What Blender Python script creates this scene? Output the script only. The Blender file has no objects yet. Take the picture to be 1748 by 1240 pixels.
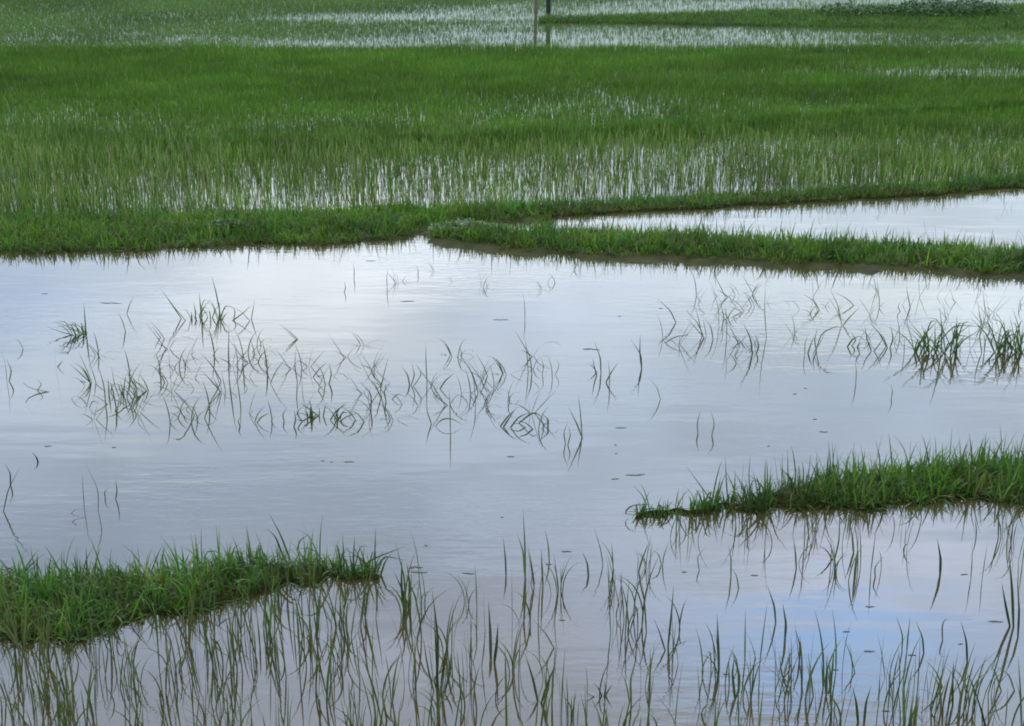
import bpy, math, random
import numpy as np

random.seed(7)
RNG = np.random.default_rng(11)
R = math.radians
scene = bpy.context.scene
COL = scene.collection

# ------------------------------------------------------------------ camera
CAM_H, FPX, PW, PH = 2.5, 2500.0, 1748.0, 1240.0
PITCH = math.atan(870 / FPX)
cam_d = bpy.data.cameras.new('camera'); cam = bpy.data.objects.new('camera', cam_d); COL.objects.link(cam)
cam.location = (0, 0, CAM_H); cam.rotation_euler = (math.pi / 2 - PITCH, 0, 0)
cam_d.sensor_width = 36; cam_d.lens = 36 * FPX / PW; cam_d.clip_start = .05; cam_d.clip_end = 5000
scene.camera = cam
scene.view_settings.view_transform = 'Standard'; scene.view_settings.look = 'None'
scene.view_settings.gamma = 1; scene.view_settings.exposure = 0.0
scene.cycles.max_bounces = 6; scene.cycles.diffuse_bounces = 3; scene.cycles.glossy_bounces = 3
scene.cycles.transmission_bounces = 2; scene.cycles.transparent_max_bounces = 4
scene.cycles.sample_clamp_indirect = 6; scene.cycles.filter_width = 1.9

CP, SP = math.cos(PITCH), math.sin(PITCH)
def ray(px, py):
    """photo pixel -> direction in the world (not normalised, works on arrays)"""
    u = (np.asarray(px, float) - PW / 2) / FPX; v = (PH / 2 - np.asarray(py, float)) / FPX
    return u, CP + v * SP, -SP + v * CP
def ground_at(px, py, z=0.0):
    x, y, zz = ray(px, py); t = (z - CAM_H) / zz
    return x * t, y * t
def plane_at(px, py, Y):
    x, y, zz = ray(px, py); t = Y / y
    return float(x * t), float(Y), float(CAM_H + zz * t)
def to_px(x, y, z=0.0):
    dz = z - CAM_H
    d = y * CP - dz * SP; v = y * SP + dz * CP
    return PW / 2 + FPX * x / d, PH / 2 - FPX * v / d

# ------------------------------------------------------------------ world: thin overcast with a brighter bank of cloud ahead
SUN_EL, SUN_AZ = 56.0, -18.0      # azimuth measured from +Y towards +X
world = bpy.data.worlds.new('World'); scene.world = world; world.use_nodes = True
W = world.node_tree; W.nodes.clear()
def wn(t, **k):
    n = W.nodes.new(t)
    for a, b in k.items(): setattr(n, a, b)
    return n
L = W.links.new
out = wn('ShaderNodeOutputWorld'); bg = wn('ShaderNodeBackground'); bg.inputs['Strength'].default_value = 0.1
L(bg.outputs[0], out.inputs['Surface'])
sky = wn('ShaderNodeTexSky', sky_type='NISHITA', sun_disc=False)
sky.sun_elevation = R(SUN_EL); sky.sun_rotation = R(SUN_AZ)
tc = wn('ShaderNodeTexCoord')
nz = wn('ShaderNodeTexNoise'); nz.inputs['Scale'].default_value = 5.5; nz.inputs['Detail'].default_value = 6
L(tc.outputs['Generated'], nz.inputs['Vector'])
sub = wn('ShaderNodeVectorMath', operation='SUBTRACT'); L(nz.outputs['Color'], sub.inputs[0]); sub.inputs[1].default_value = (.5, .5, .5)
scl = wn('ShaderNodeVectorMath', operation='MULTIPLY'); L(sub.outputs[0], scl.inputs[0]); scl.inputs[1].default_value = (.12, .12, .07)
wv = wn('ShaderNodeVectorMath', operation='ADD'); L(tc.outputs['Generated'], wv.inputs[0]); L(scl.outputs[0], wv.inputs[1])
sep = wn('ShaderNodeSeparateXYZ'); L(wv.outputs[0], sep.inputs[0])
ramp = wn('ShaderNodeValToRGB'); L(sep.outputs['Z'], ramp.inputs[0])
CLOUD = 72.0      # the ramp and patch colours are written for half of it and halved below
stops = [(0.00, (.13, .17, .18)), (.125, (.17, .225, .24)), (.19, (.40, .48, .54)), (.25, (.52, .60, .76)), (.33, (.57, .69, .92)), (.42, (.66, .80, 1.12)),
         (.50, (.86, .93, 1.26)), (.60, (.60, .66, .84)), (.75, (.30, .32, .36)), (1.0, (.26, .27, .29))]
while len(ramp.color_ramp.elements) < len(stops): ramp.color_ramp.elements.new(.5)
for e, (p, c) in zip(ramp.color_ramp.elements, stops): e.position = p; e.color = (c[0] * .51, c[1] * .52, c[2] * .515, 1)
cur = ramp.outputs['Color']
def blob(px, py, wx, wy, colr, amt):
    """a patch of sky placed where the water at a photo pixel mirrors it; wx, wy angular half sizes in photo pixels"""
    global cur
    x, y, z = (float(a) for a in ray(px, py)); n = math.sqrt(x * x + y * y + z * z); d = (x / n, y / n, -z / n)
    s = wn('ShaderNodeVectorMath', operation='SUBTRACT'); L(wv.outputs[0], s.inputs[0]); s.inputs[1].default_value = d
    m = wn('ShaderNodeVectorMath', operation='MULTIPLY'); L(s.outputs[0], m.inputs[0])
    m.inputs[1].default_value = (FPX / wx, 1.0, FPX / wy)
    ln = wn('ShaderNodeVectorMath', operation='DOT_PRODUCT'); L(m.outputs[0], ln.inputs[0]); L(m.outputs[0], ln.inputs[1])
    ng = wn('ShaderNodeMath', operation='MULTIPLY'); L(ln.outputs['Value'], ng.inputs[0]); ng.inputs[1].default_value = -1
    ex = wn('ShaderNodeMath', operation='EXPONENT'); L(ng.outputs[0], ex.inputs[0])
    am = wn('ShaderNodeMath', operation='MULTIPLY'); L(ex.outputs[0], am.inputs[0]); am.inputs[1].default_value = amt
    mx = wn('ShaderNodeMix', data_type='RGBA'); L(am.outputs[0], mx.inputs[0]); L(cur, mx.inputs[6]); mx.inputs[7].default_value = (colr[0] * .51, colr[1] * .52, colr[2] * .515, 1)
    cur = mx.outputs[2]
blob(520, 520, 430, 170, (.98, 1.02, 1.09), .8)
blob(330, 640, 260, 70, (.80, .84, .93), .5)      # bright bank of cloud
blob(1520, 520, 330, 80, (.92, .99, 1.07), .75)
blob(860, 440, 520, 45, (.84, .91, 1.03), .7)
blob(840, 570, 170, 45, (.56, .66, .90), .6)
blob(1150, 720, 500, 60, (.56, .68, .92), .6)
blob(0, 500, 260, 110, (.34, .46, .72), .75)
blob(120, 980, 560, 190, (.47, .60, .88), .85)      # greyer cloud
blob(1480, 950, 300, 90, (1.10, 1.16, 1.50), .75)
blob(1465, 1135, 260, 95, (.52, .95, 1.78), .95)    # gap of blue sky
blob(1660, 1225, 180, 60, (.95, 1.08, 1.4), .6)
back = wn('ShaderNodeMapRange'); L(sep.outputs['Y'], back.inputs[0]); back.inputs[1].default_value = -.5; back.inputs[2].default_value = .6
back.inputs[3].default_value = .55; back.inputs[4].default_value = 1.0
cs = wn('ShaderNodeVectorMath', operation='SCALE'); L(cur, cs.inputs[0]); L(back.outputs[0], cs.inputs['Scale'])
tx = wn('ShaderNodeTexNoise'); tx.inputs['Scale'].default_value = 9; tx.inputs['Detail'].default_value = 7; tx.inputs['Roughness'].default_value = .6
stv = wn('ShaderNodeVectorMath', operation='MULTIPLY'); L(tc.outputs['Generated'], stv.inputs[0]); stv.inputs[1].default_value = (.7, .7, 2.6); L(stv.outputs[0], tx.inputs['Vector'])
txr = wn('ShaderNodeMapRange'); L(tx.outputs['Fac'], txr.inputs[0]); txr.inputs[1].default_value = .3; txr.inputs[2].default_value = .7; txr.inputs[3].default_value = .80; txr.inputs[4].default_value = 1.2
cs1 = wn('ShaderNodeVectorMath', operation='SCALE'); L(cs.outputs[0], cs1.inputs[0]); L(txr.outputs[0], cs1.inputs['Scale']); cs = cs1
cs2 = wn('ShaderNodeVectorMath', operation='SCALE'); L(cs.outputs[0], cs2.inputs[0]); cs2.inputs['Scale'].default_value = CLOUD
fin = wn('ShaderNodeMix', data_type='RGBA'); fin.inputs[0].default_value = .92
L(sky.outputs[0], fin.inputs[6]); L(cs2.outputs[0], fin.inputs[7]); L(fin.outputs[2], bg.inputs['Color'])

sd = bpy.data.lights.new('sun', 'SUN'); sun = bpy.data.objects.new('sun', sd); COL.objects.link(sun)
sd.energy = 1.3; sd.angle = R(14); sd.color = (1, .95, .87)
sun.rotation_euler = (math.pi / 2 - R(SUN_EL), 0, math.pi - R(SUN_AZ))   # shines from ahead and slightly to the left
sun.rotation_euler = (-(math.pi / 2 - R(SUN_EL)), 0, -R(SUN_AZ))

# ------------------------------------------------------------------ helpers
def tag(o, label=None, cat=None, group=None, kind=None):
    if label: o['label'] = label
    if cat: o['category'] = cat
    if group: o['group'] = group
    if kind: o['kind'] = kind
    return o

def mat(name, build):
    m = bpy.data.materials.new(name); m.use_nodes = True; t = m.node_tree; t.nodes.clear()
    o = t.nodes.new('ShaderNodeOutputMaterial'); build(t, o); return m

def leaf_build(t, o, rough=.5, trans=.32, spec=.32):
    a = t.nodes.new('ShaderNodeAttribute'); a.attribute_name = 'tint'
    p = t.nodes.new('ShaderNodeBsdfPrincipled'); p.inputs['Roughness'].default_value = rough
    p.inputs['Specular IOR Level'].default_value = spec
    t.links.new(a.outputs['Color'], p.inputs['Base Color'])
    tr = t.nodes.new('ShaderNodeBsdfTranslucent')
    g = t.nodes.new('ShaderNodeMix'); g.data_type = 'RGBA'; g.blend_type = 'MULTIPLY'; g.inputs[0].default_value = 1
    t.links.new(a.outputs['Color'], g.inputs[6]); g.inputs[7].default_value = (1.5, 1.7, .6, 1)
    t.links.new(g.outputs[2], tr.inputs['Color'])
    mx = t.nodes.new('ShaderNodeMixShader'); mx.inputs[0].default_value = trans
    t.links.new(p.outputs[0], mx.inputs[1]); t.links.new(tr.outputs[0], mx.inputs[2]); t.links.new(mx.outputs[0], o.inputs['Surface'])
M_LEAF = mat('leaf', leaf_build)

def mud_build(t, o):
    tcn = t.nodes.new('ShaderNodeTexCoord')
    n = t.nodes.new('ShaderNodeTexNoise'); n.inputs['Scale'].default_value = 9; n.inputs['Detail'].default_value = 8
    t.links.new(tcn.outputs['Object'], n.inputs['Vector'])
    r = t.nodes.new('ShaderNodeValToRGB'); t.links.new(n.outputs['Fac'], r.inputs[0])
    r.color_ramp.elements[0].color = (.020, .026, .006, 1); r.color_ramp.elements[0].position = .35
    r.color_ramp.elements[1].color = (.052, .050, .010, 1); r.color_ramp.elements[1].position = .68
    p = t.nodes.new('ShaderNodeBsdfPrincipled'); p.inputs['Roughness'].default_value = .8; p.inputs['Specular IOR Level'].default_value = .12
    t.links.new(r.outputs[0], p.inputs['Base Color'])
    b = t.nodes.new('ShaderNodeBump'); b.inputs['Strength'].default_value = .7; b.inputs['Distance'].default_value = .02
    t.links.new(n.outputs['Fac'], b.inputs['Height']); t.links.new(b.outputs[0], p.inputs['Normal'])
    t.links.new(p.outputs[0], o.inputs['Surface'])
M_MUD = mat('wet_mud', mud_build)

def field_build(t, o):
    tcn = t.nodes.new('ShaderNodeTexCoord')
    n = t.nodes.new('ShaderNodeTexNoise'); n.inputs['Scale'].default_value = .6; n.inputs['Detail'].default_value = 10
    t.links.new(tcn.outputs['Object'], n.inputs['Vector'])
    r = t.nodes.new('ShaderNodeValToRGB'); t.links.new(n.outputs['Fac'], r.inputs[0])
    r.color_ramp.elements[0].color = (.035, .075, .015, 1); r.color_ramp.elements[0].position = .3
    r.color_ramp.elements[1].color = (.07, .10, .03, 1); r.color_ramp.elements[1].position = .7
    p = t.nodes.new('ShaderNodeBsdfPrincipled'); p.inputs['Roughness'].default_value = .8
    t.links.new(r.outputs[0], p.inputs['Base Color']); t.links.new(p.outputs[0], o.inputs['Surface'])
M_FIELD = mat('distant_field', field_build)

def water_build(t, o):
    g = t.nodes.new('ShaderNodeNewGeometry')
    def noise(scale, stretch, detail, rough=.5):
        mp = t.nodes.new('ShaderNodeVectorMath'); mp.operation = 'MULTIPLY'
        t.links.new(g.outputs['Position'], mp.inputs[0]); mp.inputs[1].default_value = stretch
        n = t.nodes.new('ShaderNodeTexNoise'); n.inputs['Scale'].default_value = scale
        n.inputs['Detail'].default_value = detail; n.inputs['Roughness'].default_value = rough
        t.links.new(mp.outputs[0], n.inputs['Vector']); return n
    def m(op, a, b):
        k = t.nodes.new('ShaderNodeMath'); k.operation = op
        for i, v in enumerate((a, b)):
            if isinstance(v, (int, float)): k.inputs[i].default_value = v
            else: t.links.new(v, k.inputs[i])
        return k.outputs[0]
    n1 = noise(16, (.45, 1.5, 1), 3); n2 = noise(3.0, (.4, 1.2, 1), 2); n3 = noise(.9, (.55, .8, 1), 3)
    calm = t.nodes.new('ShaderNodeMapRange'); t.links.new(n3.outputs['Fac'], calm.inputs[0])
    calm.inputs[1].default_value = .42; calm.inputs[2].default_value = .66; calm.inputs[3].default_value = .10; calm.inputs[4].default_value = 1
    h = m('ADD', m('MULTIPLY', m('MULTIPLY', n1.outputs['Fac'], calm.outputs[0]), .0016), m('MULTIPLY', n2.outputs['Fac'], .0024))
    b = t.nodes.new('ShaderNodeBump'); b.inputs['Strength'].default_value = 1; b.inputs['Distance'].default_value = 1
    t.links.new(h, b.inputs['Height'])
    n4 = noise(1.1, (1, 1, 1), 4)
    r = t.nodes.new('ShaderNodeValToRGB'); t.links.new(n4.outputs['Fac'], r.inputs[0])
    r.color_ramp.elements[0].color = (.038, .036, .012, 1); r.color_ramp.elements[0].position = .3
    r.color_ramp.elements[1].color = (.060, .054, .020, 1); r.color_ramp.elements[1].position = .7
    p = t.nodes.new('ShaderNodeBsdfPrincipled'); p.inputs['Roughness'].default_value = .035; p.inputs['IOR'].default_value = 1.55
    t.links.new(r.outputs[0], p.inputs['Base Color']); t.links.new(b.outputs[0], p.inputs['Normal'])
    t.links.new(p.outputs[0], o.inputs['Surface'])
M_WATER = mat('muddy_water', water_build)

def plain(name, colr, rough=.6, scale=40):
    def f(t, o):
        tcn = t.nodes.new('ShaderNodeTexCoord'); n = t.nodes.new('ShaderNodeTexNoise'); n.inputs['Scale'].default_value = scale
        t.links.new(tcn.outputs['Object'], n.inputs['Vector'])
        r = t.nodes.new('ShaderNodeValToRGB'); t.links.new(n.outputs['Fac'], r.inputs[0])
        r.color_ramp.elements[0].color = (*[c * .55 for c in colr], 1); r.color_ramp.elements[1].color = (*[min(1, c * 1.5) for c in colr], 1)
        p = t.nodes.new('ShaderNodeBsdfPrincipled'); p.inputs['Roughness'].default_value = rough
        t.links.new(r.outputs[0], p.inputs['Base Color']); t.links.new(p.outputs[0], o.inputs['Surface'])
    return mat(name, f)
M_DEAD = plain('dead_leaf', (.045, .040, .022))
M_POST_DARK = plain('dark_wet_wood', (.012, .014, .014))
M_POST_PALE = plain('pale_weathered_wood', (.17, .115, .10))

def mesh_obj(name, V, F, material, tint=None, smooth=False):
    """V (n,3) array, F (m,k) array of equal-sided faces"""
    V = np.ascontiguousarray(V, dtype=np.float32); F = np.ascontiguousarray(F, dtype=np.int32)
    me = bpy.data.meshes.new(name); k = F.shape[1]
    me.vertices.add(len(V)); me.vertices.foreach_set('co', V.ravel())
    me.loops.add(F.size); me.loops.foreach_set('vertex_index', F.ravel())
    me.polygons.add(len(F)); me.polygons.foreach_set('loop_start', np.arange(0, F.size, k, dtype=np.int32))
    me.polygons.foreach_set('loop_total', np.full(len(F), k, dtype=np.int32))
    if smooth: me.polygons.foreach_set('use_smooth', np.ones(len(F), dtype=bool))
    me.update(calc_edges=True)
    if tint is not None:
        at = me.attributes.new('tint', 'FLOAT_COLOR', 'POINT')
        c = np.ones((len(V), 4), np.float32); c[:, :3] = tint; at.data.foreach_set('color', c.ravel())
    me.materials.append(material)
    o = bpy.data.objects.new(name, me); COL.objects.link(o); return o

def ribbons(P, width, wdir, tint0, tint1):
    """P (n,K+1,3) centre lines, width (n,), wdir (n,3): leaf-shaped ribbons as quads; colours (n,3) at base and tip"""
    n, K1, _ = P.shape; t = np.linspace(0, 1, K1)
    prof = np.where(t < .25, .62 + 1.5 * t, 1.0) * np.clip((1 - t) / .55, .04, 1) ** .8
    off = wdir[:, None, :] * (width[:, None] * prof[None, :] * .5)[:, :, None]
    V = np.stack([P - off, P + off], axis=2).reshape(-1, 3)
    i = (np.arange(n) * K1 * 2)[:, None] + (np.arange(K1 - 1) * 2)[None, :]
    F = np.stack([i, i + 1, i + 3, i + 2], axis=2).reshape(-1, 4)
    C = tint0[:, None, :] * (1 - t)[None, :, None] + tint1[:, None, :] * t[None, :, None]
    C = np.repeat(C[:, :, None, :], 2, axis=2).reshape(-1, 3)
    return V, F, C

def arcs(base, length, az, th0, th1, K):
    """blade centre lines: lean th0 at the base growing by th1 to the tip, towards azimuth az"""
    n = len(base); t = (np.arange(K) + .5) / K
    th = th0[:, None] + th1[:, None] * (t[None, :] ** 1.6)
    st = (length / K)[:, None]
    r = np.concatenate([np.zeros((n, 1)), np.cumsum(np.sin(th) * st, 1)], 1)
    z = np.concatenate([np.zeros((n, 1)), np.cumsum(np.cos(th) * st, 1)], 1)
    P = np.empty((n, K + 1, 3)); P[:, :, 0] = base[:, 0:1] + r * np.cos(az)[:, None]
    P[:, :, 1] = base[:, 1:2] + r * np.sin(az)[:, None]; P[:, :, 2] = base[:, 2:3] + z
    return P

def greens(n, a, b, spread=.25, rng=RNG):
    k = rng.random((n, 1)); c = np.array(a)[None] * (1 - k) + np.array(b)[None] * k
    return c * (1 + spread * (rng.random((n, 1)) * 2 - 1))

def vnoise(x, y, s, seed):
    """smooth value noise, 0..1"""
    r = np.random.default_rng(seed).random((256, 256)); x = x / s; y = y / s
    xi = np.floor(x).astype(int); yi = np.floor(y).astype(int); fx = x - xi; fy = y - yi
    fx = fx * fx * (3 - 2 * fx); fy = fy * fy * (3 - 2 * fy)
    g = lambda a, b: r[a % 256, b % 256]
    return (g(xi, yi) * (1 - fx) + g(xi + 1, yi) * fx) * (1 - fy) + (g(xi, yi + 1) * (1 - fx) + g(xi + 1, yi + 1) * fx) * fy

# ------------------------------------------------------------------ setting: ground and water
rr = np.array([0, 5, 12, 25, 45, 70, 74, 80, 120, 250, 600, 1500, 3000.]); aa = np.linspace(0, 2 * np.pi, 49)[:-1]
V = [(0, 0, -.16)]
for q in rr[1:]:
    for a in aa: V.append((q * math.sin(a), q * math.cos(a) + 15, -.16 if q < 71 else (.06 if q < 76 else .25)))
V = np.array(V); na = len(aa); F3 = []; F4 = []
for j in range(na): F3.append((0, 1 + (j + 1) % na, 1 + j, 1 + j))
Fq = []
for i in range(len(rr) - 2):
    for j in range(na):
        a0 = 1 + i * na + j; a1 = 1 + i * na + (j + 1) % na; Fq.append((a0, a1, a1 + na, a0 + na))
me = bpy.data.meshes.new('ground'); me.from_pydata([tuple(v) for v in V], [], [f[:3] for f in F3] + Fq); me.materials.append(M_FIELD)
g = bpy.data.objects.new('ground', me); COL.objects.link(g); tag(g, kind='structure')
a = np.linspace(0, 2 * np.pi, 65)[:-1]
me = bpy.data.meshes.new('water'); me.from_pydata([(72 * math.cos(q), 72 * math.sin(q) + 15, 0) for q in a], [], [tuple(range(64))]); me.materials.append(M_WATER)
w = bpy.data.objects.new('water', me); COL.objects.link(w); tag(w, kind='structure')

# ------------------------------------------------------------------ bunds (low earth ridges with grass on them)
def bund(name, cols, h, gname, glabel, n_per_m2, lrange, wd, thin=None, ca=(.030, .085, .012), cb=(.075, .145, .022), th0=.5, th1=1.1, jag=.05, ragged=.35, tall=.03, ledge=.004):
    """cols: (px, py_back, py_front) along the ridge, both at the waterline"""
    cols = np.array(cols, float); N = 160
    s = np.linspace(0, 1, N); ks = np.linspace(0, 1, len(cols))
    px = np.interp(s, ks, cols[:, 0]); pb = np.interp(s, ks, cols[:, 1]); pf = np.interp(s, ks, cols[:, 2])
    bx, by = ground_at(px, pb); fx, fy = ground_at(px, pf)
    jb = (vnoise(s * 100, s * 0 + 3, 4, 5) - .5) * jag * 2; jf = (vnoise(s * 100, s * 0 + 9, 3, 6) - .5) * jag * 2
    by = by + jb; fy = fy + jf
    M = 9; u = np.linspace(0, 1, M); V = np.empty((N, M, 3))
    V[:, :, 0] = fx[:, None] * (1 - u) + bx[:, None] * u; V[:, :, 1] = fy[:, None] * (1 - u) + by[:, None] * u
    crown = np.clip(np.sin(np.pi * np.clip(u, 0, 1)), 0, 1) ** .55
    wdt = np.abs(by - fy)
    V[:, :, 2] = -.03 + (h * np.clip(wdt / .2, .05, 1))[:, None] * crown[None, :] * (.75 + .5 * vnoise(V[:, :, 0], V[:, :, 1], .12, 8)) + crown[None, :] * .03 * np.clip(wdt / .12, 0, 1)[:, None]
    lw = ledge * (.3 + 1.4 * vnoise(s * 100, s * 0 + 5, 2.2, 12)) * np.clip(wdt / .12, .1, 1)
    lip = np.stack([np.stack([fx, fy - lw, np.full(N, -.004)], 1), np.stack([fx, fy - lw * .8, .003 + s * 0], 1), np.stack([fx, fy - lw * .3, .010 + .012 * vnoise(s * 100, s * 0 + 5, 1.5, 13)], 1)], 1)
    V = np.concatenate([lip, V], axis=1); V[:, 3, 2] = np.maximum(V[:, 3, 2], .018 * np.clip(wdt / .12, 0, 1)); M += 3
    i = (np.arange(N - 1) * M)[:, None] + np.arange(M - 1)[None, :]
    F = np.stack([i, i + M, i + M + 1, i + 1], 2).reshape(-1, 4)
    o = mesh_obj(name, V.reshape(-1, 3), F, M_MUD, smooth=True); tag(o, kind='structure')
    # grass
    ds = np.sqrt(np.diff((bx + fx) / 2) ** 2 + np.diff((by + fy) / 2) ** 2); area = float((ds * (wdt[1:] + .04)).sum())
    n = int(area * n_per_m2); wgt = np.concatenate([[0], np.cumsum(ds * (wdt[1:] + .04))]); wgt /= wgt[-1]
    ss = np.interp(RNG.random(n), wgt, s); uu = RNG.random(n) * 1.14 - .08
    X = np.interp(ss, s, fx) * (1 - uu) + np.interp(ss, s, bx) * uu; Y = np.interp(ss, s, fy) * (1 - uu) + np.interp(ss, s, by) * uu
    Z = np.interp(ss, s, h * np.clip(wdt / .2, .2, 1)) * np.clip(np.sin(np.pi * np.clip(uu, .02, .98)), 0, 1) ** .55 - .02
    keep = RNG.random(n) < np.clip(vnoise(X, Y, .10, 21) * 1.9, 1 - ragged, 1)
    if thin is not None:
        qx, qy = to_px(X, Y); keep &= RNG.random(n) < thin(qx, qy)
    base = np.stack([X, Y, Z], 1)[keep]
    clump = vnoise(base[:, 0], base[:, 1], .07, 31)
    m = len(base); ln = (lrange[0] + (lrange[1] - lrange[0]) * RNG.random(m) ** 1.5) * (1 - ragged * .75 + ragged * 1.5 * clump ** 1.5 + .1)
    tl = RNG.random(m) < tall; ln[tl] = ln[tl] * .5 + lrange[1] * (.6 + .7 * RNG.random(int(tl.sum())))
    az = 2 * np.pi * RNG.random(m); K = 5
    P = arcs(base, ln, az, np.abs(RNG.normal(0, th0, m)) * np.where(tl, .35, 1), np.abs(RNG.normal(0, th1, m)) * np.where(tl, .5, 1), K)
    P[:, :, 2] = np.maximum(P[:, :, 2], .006)
    wa = az + np.pi / 2 + RNG.normal(0, .6, m)
    c = greens(m, ca, cb, .35); c[:, 0] *= .74 + .50 * vnoise(base[:, 0], base[:, 1], .15, 36); d = RNG.random(m) < .04; c[d] = np.array([.19, .16, .07]) * (.6 + .6 * RNG.random((d.sum(), 1)))
    c *= (.45 + .55 * vnoise(base[:, 0], base[:, 1], .3, 33) + .65 * vnoise(base[:, 0], base[:, 1], .07, 34))[:, None]
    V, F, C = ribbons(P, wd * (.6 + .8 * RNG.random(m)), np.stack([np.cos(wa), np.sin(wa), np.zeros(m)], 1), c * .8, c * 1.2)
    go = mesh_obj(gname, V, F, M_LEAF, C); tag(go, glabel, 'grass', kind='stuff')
    return o, go

# left foreground bund
bund('mud_bund', [(-1300, 1060, 1200), (-500, 1015, 1135), (-200, 1000, 1110), (0, 988, 1086), (120, 984, 1082), (220, 978, 1062), (330, 968, 1036), (440, 962, 1006), (540, 965, 990), (600, 973, 983), (650, 977, 979)],
     .035, 'grass', 'bushy green grass covering the low bund at the lower left of the ponds', 11000, (.045, .115), .0062, th0=.8, th1=1.4, ragged=.5, tall=.06,
     thin=lambda x, y: np.interp(x, [300, 420, 540, 620, 690], [1, .8, .6, .38, .15]))
# right foreground bund
bund('mud_bund', [(1085, 878, 882), (1160, 869, 876), (1250, 858, 868), (1320, 842, 866), (1450, 812, 862), (1600, 798, 856), (1748, 786, 850), (1950, 776, 843), (2250, 765, 833), (2800, 745, 815), (3400, 725, 798)],
     .035, 'grass', 'bushy green grass on the bund tapering to a point at the lower right', 10500, (.05, .12), .0062, th0=.75, th1=1.3, ragged=.5, tall=.08,
     thin=lambda x, y: np.interp(x, [1080, 1230, 1340, 1400], [.55, .5, .7, 1]))
# middle bund, left and centre, then the thin ridge running right behind the bright pond
bund('mud_bund', [(-1300, 412, 472), (-500, 385, 442), (-150, 377, 434), (0, 372, 429), (200, 370, 423), (400, 367, 416), (560, 366, 412), (680, 362, 402), (760, 360, 388), (860, 357, 376), (940, 355, 371)],
     .05, 'grass', 'bright green grass on the long bund between the rice and the big pond', 6500, (.05, .115), .0072, ca=(.040, .105, .010), cb=(.085, .165, .018), th0=.6, ledge=.09)
bund('mud_bund', [(930, 354, 371), (1200, 339, 355), (1450, 326, 340), (1600, 316, 331), (1748, 305, 320), (2000, 293, 307), (2300, 279, 292), (3000, 249, 261)],
     .04, 'grass', 'thin strip of dark grass behind the narrow bright pond', 6000, (.04, .09), .0065)
bund('mud_bund', [(735, 404, 409), (860, 400, 424), (1000, 400, 433), (1200, 408, 441), (1400, 417, 450), (1600, 425, 459), (1748, 433, 467), (2000, 448, 481), (2300, 458, 501), (3000, 500, 545)],
     .045, 'grass', 'dense green grass on the bund dividing the bright pond from the big pond', 7500, (.05, .12), .0072, ca=(.036, .095, .012), cb=(.085, .16, .02), th0=.6, ledge=.17)
# far bund ending at the posts
bund('mud_bund', [(920, 35, 39), (1100, 28, 40), (1300, 22, 43), (1500, 18, 47), (1748, 14, 50), (2100, 8, 54), (2900, 0, 58)],
     .035, 'grass', 'smooth green grass on the far bund that runs right from the posts', 3200, (.05, .11), .009, ca=(.035, .085, .012), cb=(.06, .125, .02))

# ------------------------------------------------------------------ rice fields
XS = np.array([-400, 0, 250, 500, 750, 1000, 1250, 1500, 1748, 2150.])
ROWS = [
 (-120, [1, 1, 1, 1, 1, 1, 1, 1, 1, 1]),
 (-6,  [1, 1, 1, 1, 1, .8, .3, .2, .2, .2]),
 (4,   [1, 1, 1, 1, .8, .3, .08, .05, .05, .05]),
 (14,  [1, 1, 1, .8, .4, .15, .08, .4, .8, .8]),
 (22,  [.7, .45, .5, .6, .25, .10, .2, .8, .9, .9]),
 (32,  [1, 1, .9, .15, .15, .3, .8, .8, .9, .9]),
 (42,  [.9, .9, .9, .8, .5, .25, .3, .5, .9, .9]),
 (56,  [.9, .8, .8, .6, .30, .2, .2, .4, .9, .9]),
 (66,  [.6, .6, .5, .3, .2, .15, .15, .4, .9, .9]),
 (76,  [.25, .25, .2, .15, .12, .12, .12, .5, .9, .9]),
 (83,  [.3, .3, .2, .15, .1, .1, .12, .5, 1, 1]),
 (87,  [1, 1, 1, 1, 1, 1, 1, 1, 1, 1]),
 (117, [1, 1, 1, 1, 1, 1, .9, .5, .4, .4]),
 (122, [1, 1, 1, 1, 1, .8, .5, .15, .06, .06]),
 (129, [1, 1, 1, 1, 1, .8, .5, .15, .06, .06]),
 (136, [1, 1, 1, 1, 1, .9, .8, .9, .8, .9]),
 (152, [1, 1, 1, 1, .9, .7, .8, 1, 1, 1]),
 (166, [1, 1, 1, 1, .7, .40, .42, 1, 1, 1]),
 (188, [.9, .8, .9, 1, .7, .36, .42, .9, 1, 1]),
 (206, [.7, .58, .52, .7, .8, .6, .8, 1, 1, 1]),
 (224, [.7, .55, .52, .65, .9, 1, 1, 1, 1, 1]),
 (238, [.9, .9, .9, .9, .9, .5, .35, .40, .5, .6]),
 (262, [.8, .7, .55, .38, .28, .24, .26, .34, .45, .55]),
 (290, [.45, .40, .32, .24, .20, .17, .19, .26, .36, .45]),
 (320, [.36, .32, .27, .20, .17, .15, .17, .24, .32, .4]),
 (345, [.34, .30, .24, .18, .14, .12, .15, .24, .32, .4]),
 (372, [.34, .30, .24, .18, .12, .11, .15, .24, .32, .4]),
 (420, [.3, .3, .2, .15, .1, .1, .15, .25, .3, .4])]
RY = np.array([r[0] for r in ROWS], float); RT = np.array([r[1] for r in ROWS], float)
def rice_density(qx, qy):
    ix = np.clip(np.searchsorted(XS, qx) - 1, 0, len(XS) - 2); fx = np.clip((qx - XS[ix]) / (XS[ix + 1] - XS[ix]), 0, 1)
    iy = np.clip(np.searchsorted(RY, qy) - 1, 0, len(RY) - 2); fy = np.clip((qy - RY[iy]) / (RY[iy + 1] - RY[iy]), 0, 1)
    return (RT[iy, ix] * (1 - fx) + RT[iy, ix + 1] * fx) * (1 - fy) + (RT[iy + 1, ix] * (1 - fx) + RT[iy + 1, ix + 1] * fx) * fy
EDGE_X = [-1300, -600, 0, 400, 700, 860, 940, 1200, 1450, 1748, 2300, 3000]      # front edge of the rice: the bunds
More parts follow.
